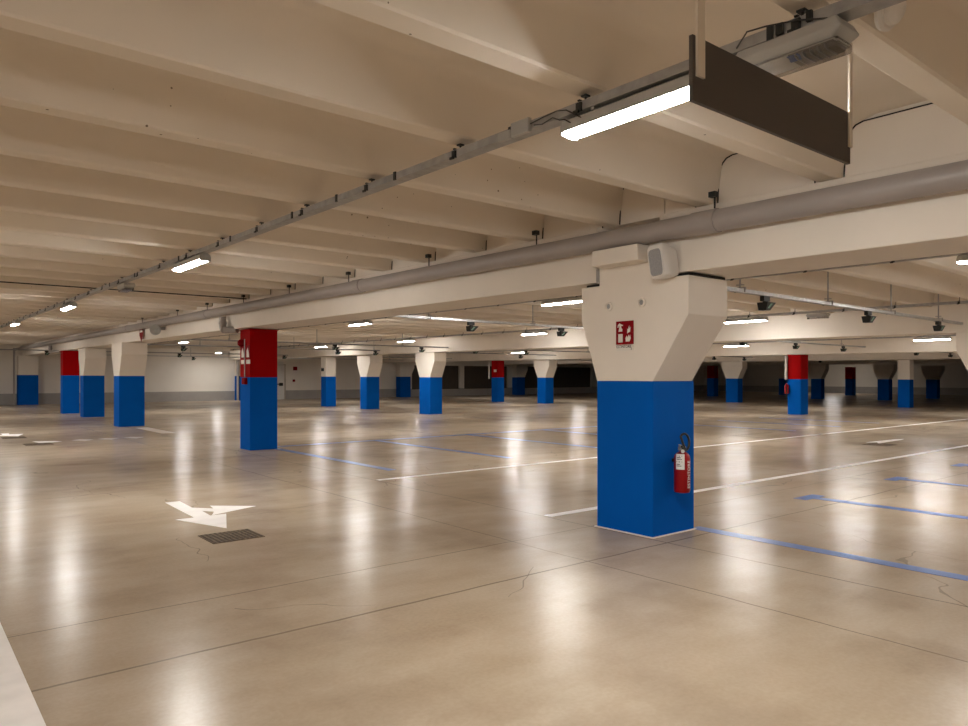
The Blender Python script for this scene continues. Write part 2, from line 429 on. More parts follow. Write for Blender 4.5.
# ------------------------------------------------------------------ fire extinguisher on the near column
ex = thing('fire_extinguisher', (3.865, 2.762, .272), 'red fire extinguisher with white paper tag hanging on the blue column', 'fire extinguisher')
MB().lathe([(.028, 0), (.046, .004), (.050, .016), (.050, .215), (.046, .235), (.033, .250), (.018, .258), (.014, .270)], (0, 0, 0), n=28).build('cylinder', M_exred, ex, smooth=True)
MB().box(-.016, .016, -.02, .02, .266, .290).bar((0, 0, .29), (-.055, -.02, .305), .014, .008).bar((0, 0, .278), (-.05, -.02, .272), .014, .006).build('valve', M_galvd, ex, bev=.002)
path = []
for i in range(19):
    a = -PI*.42+i/18*2*PI*.84
    path.append((-.006+.042*math.sin(a), -.02-.01*math.cos(a*.5), .320-.052*math.cos(a)))
MB().tube([(.012, -.015, .275)]+path[1:]+[(-.012, -.03, .275)], .0075, 10).build('hose', M_dark, ex, smooth=True)
MB().lathe([(.012, 0), (.012, .004), (.004, .006)], (-.036, -.03, .264), (-.5, -.9, 0), 16).build('pressure_gauge', M_label, ex)
# paper tag, curved a little around the cylinder
tg = MB(); N = 6
a0, a1 = math.radians(172), math.radians(232)
tp = []
for z in (.150, .247):
    for k in range(N+1):
        a = a0+(a1-a0)*k/N; tp.append((.0535*math.cos(a), .0535*math.sin(a), z))
tg.poly(tp, [(k, k+1, N+1+k+1, N+1+k) for k in range(N)])
tagp = tg.build('paper_tag', M_label, ex)
b = MB()
for zz, wdt in ((.232, .8), (.222, .6), (.212, .75), (.196, .8), (.180, .5), (.170, .7)):
    am = a0+(a1-a0)*.1; ae = am+(a1-a0)*.8*wdt
    b.poly([(.054*math.cos(a), .054*math.sin(a), z) for z in (zz, zz+.004) for a in (am, (am+ae)/2, ae)], [(0, 1, 4, 3), (1, 2, 5, 4)])
b.build('print', M_ink, tagp)
ang = math.radians(270)
nx, ny = math.cos(ang), math.sin(ang)
text_mesh('ESTINTORE', .034, M_label, 'lettering', ex, (nx*.0515, ny*.0515, .118), (0, 0, 1), (ny, -nx, 0))
MB().box(-.012, .012, .045, .068, .19, .21).build('wall_bracket', M_dark, ex)

# extinguisher sign
sg = thing('extinguisher_sign', (3.66, 3.05, 1.285), 'red and white fire extinguisher sign fixed on the column capital', 'sign')
MB().box(-.007, 0, -.07, .07, -.075, .075).build('red_plate', M_signred, sg)
def P2(pts, m, name, parent, x=-.0085):         # outline in (right, up) of the sign face, facing -x
    n = len(pts)
    return MB().poly([(xx, -r, u) for xx in (x, x+.003) for r, u in pts],
                     [tuple(range(n)), tuple(range(2*n-1, n-1, -1))]+[(i, n+i, n+(i+1) % n, (i+1) % n) for i in range(n)]).build(name, m, parent)
P2([(-.050, -.062), (-.014, -.062), (-.014, -.008), (-.050, -.008)], M_signwh, 'pictogram', sg)
P2([(-.048, .008), (-.018, .008), (-.016, .022), (-.026, .034), (-.026, .044), (-.012, .044), (-.012, .050), (-.030, .056), (-.038, .062), (-.052, .052), (-.056, .034), (-.050, .034), (-.046, .046), (-.040, .046), (-.042, .030)], M_signwh, 'pictogram', sg)
P2([(.012, -.058), (.042, -.058), (.052, -.038), (.046, -.014), (.040, -.030), (.034, -.014), (.028, -.034), (.020, -.020), (.010, -.034)], M_signwh, 'pictogram', sg)
P2([(.024, -.006), (.034, .000), (.046, .004), (.050, .036), (.042, .022), (.040, .044), (.032, .020), (.026, .024)], M_signwh, 'pictogram', sg)
MB().box(-.006, 0, -.07, .07, -.115, -.079).build('caption_plate', M_signwh, sg)
text_mesh('ESTINTORE', .024, M_ink, 'lettering', sg, (-.0065, .006, -.090), (0, -1, 0), (0, 0, 1))
text_mesh('2', .020, M_ink, 'lettering', sg, (-.0065, -.055, -.106), (0, -1, 0), (0, 0, 1))

# ------------------------------------------------------------------ loudspeaker on the girder
sp = thing('loudspeaker', (3.60, 2.70, 1.69), 'white wall loudspeaker with grey grille on the girder above the column', 'loudspeaker', rz=math.radians(0))
ol = []
for i in range(20):
    a = 2*PI*i/20
    cx, sx = math.cos(a), math.sin(a)
    r_ = abs(cx)**.4*(1 if cx > 0 else -1)*.066; u_ = abs(sx)**.35*(1 if sx > 0 else -1)*.104
    ol.append((r_, u_))
cb = MB(); n = len(ol); pts = []
for x, s_ in ((-.075, .86), (-.06, 1.0), (.0, .98), (.06, .80)):
    pts += [(x, -r*s_, u*s_-.008*(x/.06)) for r, u in ol]
fs = [tuple(range(n)), tuple(range(4*n-1, 3*n-1, -1))]+[(k*n+i, (k+1)*n+i, (k+1)*n+(i+1) % n, k*n+(i+1) % n) for k in range(3) for i in range(n)]
q = cb.poly(pts, fs).build('cabinet', M_white, sp, smooth=True, rot=(math.radians(-4), math.radians(-6), math.radians(-5)))
gp = [(-.079, -r*.70, u*.74) for r, u in ol]+[(-.073, -r*.74, u*.78) for r, u in ol]
MB().poly(gp, [tuple(range(n)), tuple(range(2*n-1, n-1, -1))]+[(i, n+i, n+(i+1) % n, (i+1) % n) for i in range(n)]).build('grille', M_grille, sp, rot=(math.radians(-4), math.radians(-6), math.radians(-5)))
MB().bar((.05, .0, .02), (.085, .0, .02), .04, .05).build('wall_bracket', M_dark, sp)

# horn loudspeaker further along the same girder
hn = thing('horn_loudspeaker', (3.60, 13.2, 1.78), 'round grey horn loudspeaker on the girder below the pipe, far along', 'loudspeaker')
MB().lathe([(.025, -.12), (.03, -.08), (.05, -.03), (.085, .0), (.095, .008), (.085, .010), (.03, -.04)], (-.09, 0, -.03), (-.55, -.8, -.1), 24).build('horn', M_house, hn, smooth=True)
MB().bar((-.02, .06, 0), (.08, .06, 0), .04, .05).build('wall_bracket', M_galvd, hn)
sh = thing('fire_sign', (3.655, 14.65, 1.78), 'dark red shield shaped sign on the girder beyond the horn loudspeaker', 'sign')
P = [(-.13, .10), (.13, .10), (.13, -.06), (.0, -.19), (-.13, -.06)]
P2(P, M_signred, 'plate', sh, x=-.012); P2([(-.10, .03), (.10, .03), (.10, -.01), (-.10, -.01)], M_signwh, 'band', sh, x=-.0145)

# ------------------------------------------------------------------ drain pipe along the girder
dp = thing('drain_pipe', (3.60, 0, 1.876), 'thick grey drain pipe running along the girder above the near column', 'pipe')
R = .062
MB().tube([(0, -3., 0), (0, 30.45, 0)], R, 28).build('main_run', M_pipe, dp, smooth=True)
MB().tube([(0, 30.45, 0), (-.22, 30.45, -.06)], R*.7, 14).tube([(-.22, 30.45, 0), (-.22, 30.45, -2.02)], R*.55, 18).build('downpipe', M_pipe, dp, smooth=True)
for y in (2.33, 6.3, 10.8, 15.4, 20.0):
    MB().tube([(0, y, 0), (0, y+.16, 0)], R+.006, 28).build('coupling', M_pipe, dp, smooth=True)
for y in (.85, 2.355, 3.815, 5.165, 6.585, 8.005, 9.425, 10.845, 12.265, 14.395):
    MB().tube([(0, y, R-.01), (0, y, .155)], .005, 8).box(-.018, .018, y-.012, y+.03, .135, .165).build('pipe_hanger', M_dark, dp)
def branch(y, ycol, lb):
    t = thing('branch_pipe', (3.60, y, 1.80), lb, 'pipe')
    r = .047; p = [(0, 0, 0), (0, 0, -.13)]
    for i in range(7):
        a = i/6*PI/2
        p.append((0, -.06*(1-math.cos(a)), -.13-.06*math.sin(a)))
    MB().tube(p, r, 18).build('drop', M_pipe, t, smooth=True)
    MB().tube([p[-1], (.125, -(y-ycol)+.005, p[-1][2])], r, 18).build('elbow_run', M_pipe, t, smooth=True)
    MB().tube([(0, 0, -.11), (0, 0, -.07)], r+.007, 18).build('coupling', M_pipe, t, smooth=True)
branch(10.2, 9.98, 'bent grey branch pipe dropping from the drain pipe to the red alarm column')
branch(24.4, 23.5, 'bent grey branch pipe dropping to the small far red column')

# alarm gear on the red column (its -x face and front)
ac = thing('alarm_call_point', (3.765, 9.80, .90), 'small dark red alarm call point box low on the red and blue column', 'alarm button')
MB().box(-.03, .015, -.05, .05, 0, .09).build('case', M_signred, ac, bev=.005)
MB().tube([(-.006, 0, .09), (-.006, 0, .62)], .008, 8).build('conduit', M_galvd, ac)
ab = thing('alarm_sounder', (3.765, 9.93, 1.47), 'dark red round alarm sounder near the top of the red and blue column', 'alarm')
MB().lathe([(.055, 0), (.055, .03), (.035, .06), (.02, .065)], (.015, 0, 0), (-1, 0, 0), 20).build('sounder', M_signred, ab, smooth=True)
for k, (yy, lb) in enumerate(((9.90, 'white and red alarm sign on the red column, the one further from the corner'), (9.72, 'white and red hose sign on the red column, the one nearer the corner'))):
    s2 = thing('fire_sign', (3.778, yy, 1.33), lb, 'sign')
    MB().box(-.006, .002, -.065, .065, -.085, .10).build('plate', M_signred, s2)
    P2([(-.045, -.06), (.045, -.06), (.035, .0), (.0, .07), (-.04, .03)], M_signwh, 'pictogram', s2)
    MB().box(-.006, .002, -.065, .065, -.15, -.095).build('caption_plate', M_signwh, s2)
# white pipe and extinguisher at the distant red columns
for x, y, lb, l2 in ((18.55, 9.96, 'thin white riser pipe against the bright red and blue column', 'small red fire extinguisher hung low on the bright red and blue column'),
                     (18.72, 22.62, 'thin white riser pipe against the distant red column by the dark openings', None)):
    t = thing('riser_pipe', (x, y, .93), lb, 'pipe')
    MB().tube([(0, 0, 0), (0, 0, .63)], .032, 12).build('pipe', M_white, t, smooth=True)
    if l2:
        e2 = thing('fire_extinguisher', (x, y, .55), l2, 'fire extinguisher')
        MB().lathe([(.03, 0), (.055, .01), (.055, .22), (.03, .25), (.012, .28)], (0, -.02, 0), n=16).build('cylinder', M_exred, e2, smooth=True)
        MB().tube([(0, -.02, .27), (-.05, -.03, .22), (-.06, -.04, .05), (-.03, -.05, -.12)], .012, 8).build('hose', M_dark, e2)
for px, py, lb, col in ((11.36, 22.6, 'small dark box on the straight cream column near the far wall', M_dark),
                        (18.77, 22.3, 'white sign on the distant red column before the openings', M_signwh)):
    o = tag(MB().box(-.03, .03, -.05, .05, -.05, .05).build('junction_box' if col is M_dark else 'fire_sign', col, at=(px, py, 1.25), bev=.004), lb, 'box' if col is M_dark else 'sign')

# ------------------------------------------------------------------ lamps
LL = .70
def make_lamp(at, label, name='strip_lamp', lit=True):
    t = thing(name, at, label, 'lamp', 'lit strip lamps' if lit else 'unlit emergency lamps')
    h = MB()
    prof = [(-.044, .003), (-.040, .040), (-.018, .054), (.018, .054), (.040, .040), (.044, .003)]
    n = len(prof); L = LL/2
    h.poly([(x, y, z) for y in (-L, L) for x, z in prof], [tuple(range(n)), tuple(range(2*n-1, n-1, -1))]+[(i, n+i, n+(i+1) % n, (i+1) % n) for i in range(n)])
    h.box(-.043, .043, -L-.004, -L+.002, -.008, .03).box(-.043, .043, L-.002, L+.004, -.008, .03)
    h.build('housing', M_house, t)
    prof = [(.041, .004), (.030, -.007), (.014, -.012), (-.014, -.012), (-.030, -.007), (-.041, .004)]
    n = len(prof)
    d = MB().poly([(x*s_, y, z) for y, s_ in ((-L+.004, .8), (-L+.03, 1), (L-.03, 1), (L-.004, .8)) for x, z in prof],
                  [tuple(range(n)), tuple(range(4*n-1, 3*n-1, -1))]+[(k*n+i, (k+1)*n+i, (k+1)*n+(i+1) % n, k*n+(i+1) % n) for k in range(3) for i in range(n)])
    d.build('diffuser', M_lamp if lit else M_clear, t)
    for yy in (-L*.6, L*.6):
        MB().box(-.03, .03, yy-.008, yy+.008, .05, .066).build('clip', M_galv, t)
    return t
ZL = 1.88
rows = [
 (1.92, 1.51, 'brightest strip lamp, hung right beside the grey hanging sign'),
 (1.88, 6.06, 'second strip lamp along the nearest ceiling tray, past the junction box'),
 (1.86, 11.16, 'third strip lamp along the nearest ceiling tray, far down the rail'),
 (1.75, 15.6, 'fourth and smallest strip lamp along the nearest ceiling tray'),
 (6.38, 1.68, 'strip lamp cut by the photo edge, under the girder on the right'),
 (6.38, 6.28, 'strip lamp seen just beside the flared top of the extinguisher column'),
 (6.45, 11.38, 'strip lamp under the free end of the bright detector rail'),
 (6.45, 16.3, 'strip lamp hidden from here behind the red pipe-fed column'),
 (6.48, 21.47, 'small strip lamp under the horn loudspeaker, towards the far wall'),
 (10.2, 6.13, 'strip lamp just past the flared column top, below the second detector on the right rail'),
 (10.2, 10.88, 'strip lamp below the strip lamp beside the extinguisher column'),
 (10.17, 15.6, 'strip lamp above the whole flared column before the openings'),
 (10.3, 20.6, 'strip lamp above the straight cream column near the far wall door'),
 (10.2, 29.4, 'tiny strip lamp close to the far wall, beyond the horn loudspeaker'),
 (18.9, 30.2, 'tiny strip lamp above the bright-sided flared column'),
 (17.2, 5.97, 'strip lamp before the pale girder, next to the column at the picture edge'),
 (17.35, 10.7, 'strip lamp on the left of the bright red column, beneath the girder'),
 (17.35, 15.1, 'strip lamp hidden from here behind the extinguisher column'),
 (17.35, 19.3, 'strip lamp above the distant red column by the dark openings'),
 (1.92, -2.7, 'added unseen strip lamp on the nearest tray behind the camera'),  # unseen lamps from here on, added to raise the overall brightness
 (-2.5, 1.6, 'added strip lamp on the tray beside the camera, out of view'),
 (-2.5, 6.0, 'added strip lamp out of view on the camera side, second along'),
 (-2.5, 10.4, 'added strip lamp out of view on the camera side, third along'),
 (6.38, -2.7, 'added unseen strip lamp behind the camera past the girder'),
 (10.2, 1.7, 'added strip lamp out of view past the picture edge'),
 (17.3, 1.7, 'added strip lamp out of view beyond the edge column'),
]
for k, (x, y) in enumerate([(x, y) for x in (-6.3,) for y in (-2.7, 1.6, 6.0, 10.4, 14.8, 19.2, 23.6)]+[(-2.5, -2.7), (-2.5, 14.8), (-2.5, 19.2), (-2.5, 23.6), (10.2, -2.7), (14.4, -2.7), (17.3, -2.7), (22.2, -2.7)]+[(x, y) for x in (14.4, 22.2) for y in (1.75, 6.4, 11.4, 16.2, 21.0, 26.0)]+[(1.88, 21.5), (1.88, 27), (42.6, 20)]):
    rows.append((x, y, 'added strip lamp out of view, continuing the rows along the trays in view'))  # more unseen lamps for brightness; rows behind girders inferred from the lit columns
first = None
for x, y, lb in rows:
    z = 1.77 if 17 < x < 18 else 1.83 if 10 < x < 11 and y < 25 else 1.815 if y > 29 else 1.835 if x > 14 and x < 15 else 1.802 if 22 < x < 23 else ZL-.0042*(x-3.7) if x > 40 else ZL
    if first is None: first = make_lamp((x, y, z), lb)
    else: dup(first, (x, y, z), lb)
# unlit emergency lamp beyond the sign, with reflector and stickers
def emergency(at, lb):
    t = thing('emergency_lamp', at, lb, 'lamp', 'unlit emergency lamps')
    MB().poly([(x, y, z) for z, k in ((.0, .8), (.022, 1), (.052, .9)) for x, y in ((-.055*k, -.155*k), (.055*k, -.155*k), (.055*k, .155*k), (-.055*k, .155*k))],
              [(3, 2, 1, 0), (8, 9, 10, 11)]+[(r*4+i, r*4+(i+1) % 4, (r+1)*4+(i+1) % 4, (r+1)*4+i) for r in (0, 1) for i in range(4)]).build('housing', M_house, t, bev=.004)
    c = MB().box(-.044, .044, -.140, .140, -.024, .0015).build('cover', M_clear, t, bev=.006)
    MB().box(-.038, .038, -.13, .13, -.0035, -.001).build('gear_tray', M_white, t)
    MB().box(-.036, .036, -.125, -.005, -.0065, -.0035).build('reflector', M_refl, c)
    for k in range(5):
        MB().box(-.034, .034, -.105+k*.02, -.102+k*.02, -.014, -.0065).build('fin', M_galv, c)
    MB().box(-.034, -.01, -.03, .0, -.0085, -.0066).build('sticker', M_sticker, c)
    return t
emergency((1.92, 1.01, 1.878), 'unlit clear emergency lamp under the tray just behind the grey hanging sign')
emergency((1.885, 8.17, 1.876), 'unlit emergency lamp on the nearest tray, between its second and third strip lamps')
emergency((10.2, 5.0, 1.832), 'unlit emergency lamp on a tray past the flared column top')

# ------------------------------------------------------------------ cable trays along y, hung from every rib
def tray_y(x, y0, y1, label, hooks=True, wx=.062, z=1.945):
    t = thing('cable_tray', (x, y0, z), label, 'cable tray')
    L = y1-y0; w2 = wx/2
    MB().box(-w2, w2, 0, L, -.006, 0).box(-w2, -w2+.004, 0, L, 0, .026).box(w2-.004, w2, 0, L, 0, .026).build('channel', M_galvd, t)
    if hooks:
        for y in RIB:
            if y0+.05 < y < y1-.05:
                MB().tube([(0, y-y0, 0), (0, y-y0, Z_RIB-z)], .004, 6).box(-.012, .012, y-y0-.012, y-y0+.012, Z_RIB-z-.006, Z_RIB-z).box(-w2-.008, -w2+.002, y-y0-.012, y-y0+.012, -.010, .020).box(-w2-.014, -w2-.006, y-y0-.004, y-y0+.02, -.016, -.006).box(-w2-.006, w2+.004, y-y0-.005, y-y0+.005, .026, .031).build('hanger', M_dark, t)
    return t
tr = tray_y(1.965, -4, 28, 'long grey cable tray nearest the camera, carrying the brightest strip lamp')
tr.rotation_euler.z = .0088
for y in (1.06, 2.14, 2.97, 3.55, 4.1, 5.1, 6.25, 7.6, 8.6, 9.6):
    MB().box(-.037, -.029, y-.009+4, y+.009+4, -.009, .030).build('cable_clip', M_dark, tr)
MB().box(-.05, -.03, 2.02+4, 2.12+4, -.02, .035).box(-.055, -.035, 2.12+4, 2.19+4, -.022, .012).build('junction_box', M_house, tr, bev=.004)
MB().tube([(-.038, 6.0, 0), (-.045, 5.95, -.012), (-.04, 5.90, .0), (-.045, 5.86, -.02), (-.04, 5.84, -.022), (-.03, 5.80, -.050)], .0024, 8).build('wire', M_wire, tr)
MB().tube([(-.038, 6.02, .01), (-.042, 5.95, .014), (-.038, 5.88, .02), (-.042, 5.83, .008), (-.03, 5.74, -.05)], .0024, 8).build('wire', M_wire, tr)
MB().tube([(-.038, 5.16, .0), (-.05, 5.12, .03), (-.04, 5.07, .03), (-.045, 4.98, .012), (-.038, 4.9, -.01)], .0024, 8).build('wire', M_wire, tr)
MB().box(-.042, -.032, 5.02, 5.04, -.006, .024).box(-.042, -.032, 4.94, 4.955, .0, .028).build('cable_clip', M_dark, tr)
tray_y(6.40, -3, 28, 'thin cable tray holding the lamp beside the extinguisher column', wx=.05)
tray_y(10.2, -3, 28, 'thin cable tray holding the lamps above the second row of columns', wx=.05, z=1.90)
tray_y(17.3, -3, 28, 'distant cable tray crossing by the bright red column', hooks=False, wx=.05, z=1.843)
tray_y(-2.5, -3, 26, 'cable tray out of view on the camera side', hooks=False, wx=.05)
tray_y(-6.3, -3, 26, 'cable tray out of view by the near side wall', hooks=False, wx=.05)
tray_y(14.4, -3, 28, 'cable tray tucked up behind the second girder', hooks=False, wx=.05, z=1.90)
tray_y(42.6, 17, 23, 'short cable tray hidden at the far end of the unlit area', hooks=False, wx=.05, z=1.782)
tray_y(22.2, -3, 28, 'cable tray tucked up behind the third girder', hooks=False, wx=.05, z=1.867)

# ------------------------------------------------------------------ metal rails along x with parking detectors
def rail(x0, y0, x1, y1, z, label, rods, w=.036, m=None):
    dx, dy = x1-x0, y1-y0
    cuts = [x0]+[v for g in GX for v in (g-.04, g+GW+.04)]+[x1]
    segs = [(max(a, x0), min(b, x1)) for a, b in zip([-99]+[g+GW+.01 for g in GX], [g-.01 for g in GX]+[99])]
    segs = [(a, b) for a, b in segs if b-a > .3]
    extra = ['', ', second stretch', ', third stretch', ', last stretch']
    for n, (a, b) in enumerate(segs):
        ya = y0+(a-x0)/dx*dy; yb = y0+(b-x0)/dx*dy
        t = thing('detector_rail', (a, ya, z), label+extra[n], 'cable tray', 'detector rails')
        ex, ey = b-a, yb-ya
        MB().bar((0, 0, 0), (ex, ey, 0), w*1.3, .006).bar((0, -w*.6, .012), (ex, ey-w*.6, .012), .005, .03).bar((0, w*.6, .012), (ex, ey+w*.6, .012), .005, .03).build('channel', m or M_galv, t)
        for xr in rods:
            if not a+.1 < xr < b-.1: continue
            yr = (xr-a)/ex*ey; yy = ya+yr
            near = min(abs(yy-q) for q in RIB)
            d = dz(yy, xr)-dz(ya)
            zt = (Z_RIB-z if near < .046 else Z_RIB+.17-z if near < .09 else Z_SLAB-z)+d
            MB().tube([(xr-a, yr, .03), (xr-a, yr, zt)], .008, 8).bar((xr-a, yr-.05, .035), (xr-a, yr+.05, .035), .02, .008).bar((xr-a, yr-.045, .035), (xr-a, yr-.045, -.004), .012, .012).bar((xr-a, yr+.045, .035), (xr-a, yr+.045, -.004), .012, .012).bar((xr-a, yr-.03, .06), (xr-a, yr+.03, .06), .03, .008).build('hanger', M_galvd, t)
ZR = 1.70
rail(4.35, 3.32, 11.19, 3.53, ZR, 'bright near detector rail running right from the extinguisher column', (5.5, 7.15, 8.75, 10.3, 12, 14))
rail(4.22, 7.5, 25.4, 8.25, ZR, 'bright detector rail with a free end before the extinguisher column', (5.25, 7.1, 9.2, 12.0, 13.4, 15.2, 17.4, 20))
rail(4.3, 15.2, 32, 15.2, ZR-.02, 'thin distant rail just above the small cream columns', (5.5, 7.5, 9.8, 12, 14, 16.5), m=M_galvd, w=.05)
rail(4.3, 18.6, 18.5, 18.6, ZR-.02, 'second thin distant rail above the small cream columns', (6, 8.5, 11, 13.5, 16), m=M_galvd, w=.05)
rail(-6, 25.0, 18.6, 25.0, ZR-.04, 'detector rail near the far wall, behind the straight cream column', (1, 5, 7.5, 10.5, 14), m=M_galvd, w=.05)
rail(4.5, 29.0, 20.5, 29.0, ZR-.06, 'bright detector rail along the far wall', (6, 9, 12, 15, 18))
rail(19.4, 22.6, 32.5, 22.6, ZR-.06, 'detector rail before the dark wall openings', (21, 24, 27, 30), m=M_galvd, w=.05)

def make_detector(at, label):
    t = thing('parking_detector', at, label, 'detector', 'parking detectors on the rails')
    MB().box(-.055, .045, -.02, .02, -.045, 0).build('bracket', M_dark, t, bev=.003)
    MB().poly([(-.05, -.05, -.055), (.09, -.05, -.055), (.09, .05, -.055), (-.05, .05, -.055), (-.05, -.035, -.125), (.02, -.035, -.125), (.02, .035, -.125), (-.05, .035, -.125)],
              [(0, 1, 2, 3), (7, 6, 5, 4), (0, 4, 5, 1), (1, 5, 6, 2), (2, 6, 7, 3), (3, 7, 4, 0)]).box(-.02, .02, -.015, .015, -.056, -.04).build('body', M_dark, t)
    MB().poly([(.0, -.052, -.066), (.035, -.052, -.066), (-.012, -.044, -.110), (-.04, -.044, -.110)], [(0, 1, 3 - 0, 2)] if False else [(0, 1, 2, 3)]).build('led', M_green, t)
    return t
RX = lambda x: 3.32+(x-4.35)/6.84*.21
RY = lambda x: 7.5+(x-4.22)/21.18*.75
DET = [(5.92, RX(5.92), ZR, 'parking detector on the bright near rail, first beside the extinguisher column'),
       (8.12, RX(8.12), ZR, 'parking detector on the bright near rail, second from the extinguisher column'),
       (10.3, RX(10.3), ZR, 'parking detector on the bright near rail, third from the extinguisher column'),
       (5.95, RY(5.95), ZR, 'parking detector hanging under the free end of the second rail'),
       (7.7, RY(7.7), ZR, 'parking detector touching the capital edge of the extinguisher column'),
       (12.9, RY(12.9), ZR, 'parking detector just clear of the near capital, above a strip lamp'),
       (15.1, RY(15.1), ZR, 'parking detector right above the bright red column'),
       (17.5, RY(17.5), ZR, 'parking detector on the second rail, next after the one above the red column'),
       (19.6, RY(19.6), ZR, 'parking detector on the second rail, second after the one above the red column'),
       (22.3, RY(22.3), ZR, 'parking detector above the straight white column at the edge of the dark'),
       (25.2, RY(25.2), ZR, 'parking detector last on the second rail, near the picture edge'),
       (10.37, 15.2, ZR-.02, 'parking detector above the whole flared column, nearest lamp'),
       (7.96, 15.2, ZR-.02, 'parking detector above the straight cream column, upper'),
       (12.1, 15.2, ZR-.02, 'parking detector right of the whole flared column, upper rail'),
       (13.93, 15.2, ZR-.02, 'parking detector above the flared column before the widest opening'),
       (11.05, 18.6, ZR-.02, 'parking detector above the bright-sided flared column'),
       (9.82, 18.6, ZR-.02, 'parking detector above the straight cream column, lower'),
       (16.8, 18.6, ZR-.02, 'parking detector near the distant red column, lower rail'),
       (5.6, 18.6, ZR-.02, 'parking detector beneath the horn loudspeaker lamp'),
       (11.05, 25.0, ZR-.04, 'parking detector near the far wall door, on the far rail'),
       (7.4, 25.0, ZR-.04, 'parking detector on the far rail between cream column and red column'),
       (3.6, 25.0, ZR-.04, 'parking detector on the far rail beside the small far red column'),
       (2.3, 25.0, ZR-.04, 'parking detector on the far rail at the picture edge near the downpipe'),
       (9.1, 29.0, ZR-.06, 'parking detector on the bright rail along the far wall'),
       (20.8, 15.2, ZR-.02, 'parking detector in the gloom between extinguisher column and flared column'),
       (23.2, 15.2, ZR-.02, 'parking detector in the gloom above the flared column at the dark edge'),
       (25.2, 15.2, ZR-.02, 'parking detector in the gloom beside the flared column at the dark edge'),
       (27.3, 15.2, ZR-.02, 'parking detector in the gloom, near the bright red column'),
       (29.4, 15.2, ZR-.02, 'parking detector in the gloom over the dim flared column'),
       (31.2, 15.2, ZR-.02, 'parking detector in the gloom past the dim flared column'),
]
fd = None
for x, y, z, lb in DET:
    if fd is None: fd = make_detector((x, y-.0, z-.004), lb)
    else: dup(fd, (x, y, z-.004), lb)

# ------------------------------------------------------------------ hanging sign seen from behind
hs = thing('hanging_sign', (1.44, 1.0, .0), 'dark grey brown hanging sign board seen from its blank back, on two flat bars', 'sign')
MB().box(0, .80, 0, .010, 1.642, 1.795).build('board', M_brown, hs)
MB().box(.010, .040, -.007, -.001, 1.70, Z_SLAB).build('hanging_bar', M_bar, hs)
MB().box(.782, .80, -.007, -.001, 1.69, Z_SLAB).build('hanging_bar', M_bar, hs)

# smoke detector on the near rib
sd = thing('smoke_detector', (2.185, .878, 2.045), 'round white smoke detector on the ceiling at the top edge', 'smoke detector')
ax = (-.05, -.9, -.30)
MB().lathe([(.055, 0), (.058, .012), (.050, .020)], (0, 0, 0), ax, 28).build('base', M_white, sd, smooth=True)
MB().lathe([(.042, .018), (.040, .034), (.028, .044), (.010, .047)], (0, 0, 0), ax, 28).build('sensor_head', M_white, sd, smooth=True)

# thin dark cable crossing all the ribs
tag(MB().bar((-7, 9.33, Z_RIB+.03), (3.6, 9.33, Z_RIB+.03), .02, .012).build('ceiling_cable', M_black), 'thin dark cable running across under the ceiling ribs far back', 'cable')
# grey downpipe on far wall
t = tag(MB().tube([(11.42, YW-.46, 0), (11.42, YW-.46, 1.72)], .05, 14).build('downpipe', M_pipe, smooth=True), 'vertical grey pipe on the far wall behind the red pipe-fed column', 'pipe')

# ------------------------------------------------------------------ floor paint
E = .0015
def fline(name, xy, m, label, cat='floor marking', group=None):
    return tag(MB().prism_z(xy, .0, E).build(name, m), label, cat, group)
def rect(x0, x1, y0, y1): return [(x0, y0), (x1, y0), (x1, y1), (x0, y1)]
fline('white_line', rect(3.66, 24, 3.72, 3.795), M_wline, 'white floor line passing behind the extinguisher column foot, the nearer of two', group='white lane lines')
fline('white_line', rect(3.66, 24, 6.08, 6.15), M_wline, 'white floor line further back than the one at the column foot', group='white lane lines')
fline('white_line', rect(.24, .345, -.5, 3.7), M_wline, 'wide white floor line at the near corner of the photo beside the camera', group='white lane lines')
bl = 'blue bay lines'
fline('blue_line', rect(4.09, 4.19, -3.5, 2.86), M_bline, 'blue bay line starting at the extinguisher column foot', group=bl)
for x, lb in ((5.92, 'blue bay line with square end, nearest to the extinguisher column'), (7.66, 'blue bay line with square end, second from the extinguisher column'), (9.42, 'blue bay line with square end, close by the column at the picture edge')):
    fline('blue_line', [(x-.05, -3.5), (x+.05, -3.5), (x+.05, 2.92), (x+.16, 2.92), (x+.16, 3.03), (x-.16, 3.03), (x-.16, 2.92), (x-.05, 2.92)], M_bline, lb, group=bl)
for x, ya, lb in ((4.17, 6.67, 'blue bay line leading from the foot of the red and blue pipe-fed column'), (5.92, 6.75, 'blue bay line second out from the red pipe-fed column'), (7.75, 6.8, 'blue bay line third out from the red pipe-fed column'), (9.55, 6.8, 'blue bay line fourth out, near the extinguisher column edge')):
    fline('blue_line', rect(x-.05, x+.05, ya, 9.9), M_bline, lb, group=bl)
fline('blue_line', rect(4.2, 11.2, 9.92, 10.02), M_bline, 'long blue line across the bay ends, running from the red pipe-fed column', group=bl)
for x in (13.0, 14.8, 16.6):
    fline('blue_line', rect(x-.05, x+.05, 6.8, 9.6), M_bline, 'faint distant blue bay line right of the extinguisher column', group='faint blue bay lines')
arrow = [(1.69, 6.08), (1.80, 6.08), (1.785, 5.72), (1.90, 5.58), (1.92, 5.72), (2.19, 5.48), (1.80, 5.32), (1.86, 5.45), (1.80, 5.54), (1.785, 5.31), (1.90, 5.31), (1.72, 4.80), (1.545, 5.31), (1.67, 5.31)]
fline('floor_arrow', arrow, M_wline, 'large white two-headed turn arrow on the floor in front of the drain', 'arrow')
fline('floor_arrow', [(1.50, 15.3), (1.62, 15.3), (1.60, 15.05), (1.80, 15.0), (1.66, 14.45), (1.42, 14.85), (1.50, 15.0)], M_wline, 'small far white floor arrow at the picture edge beside its drain', 'arrow')
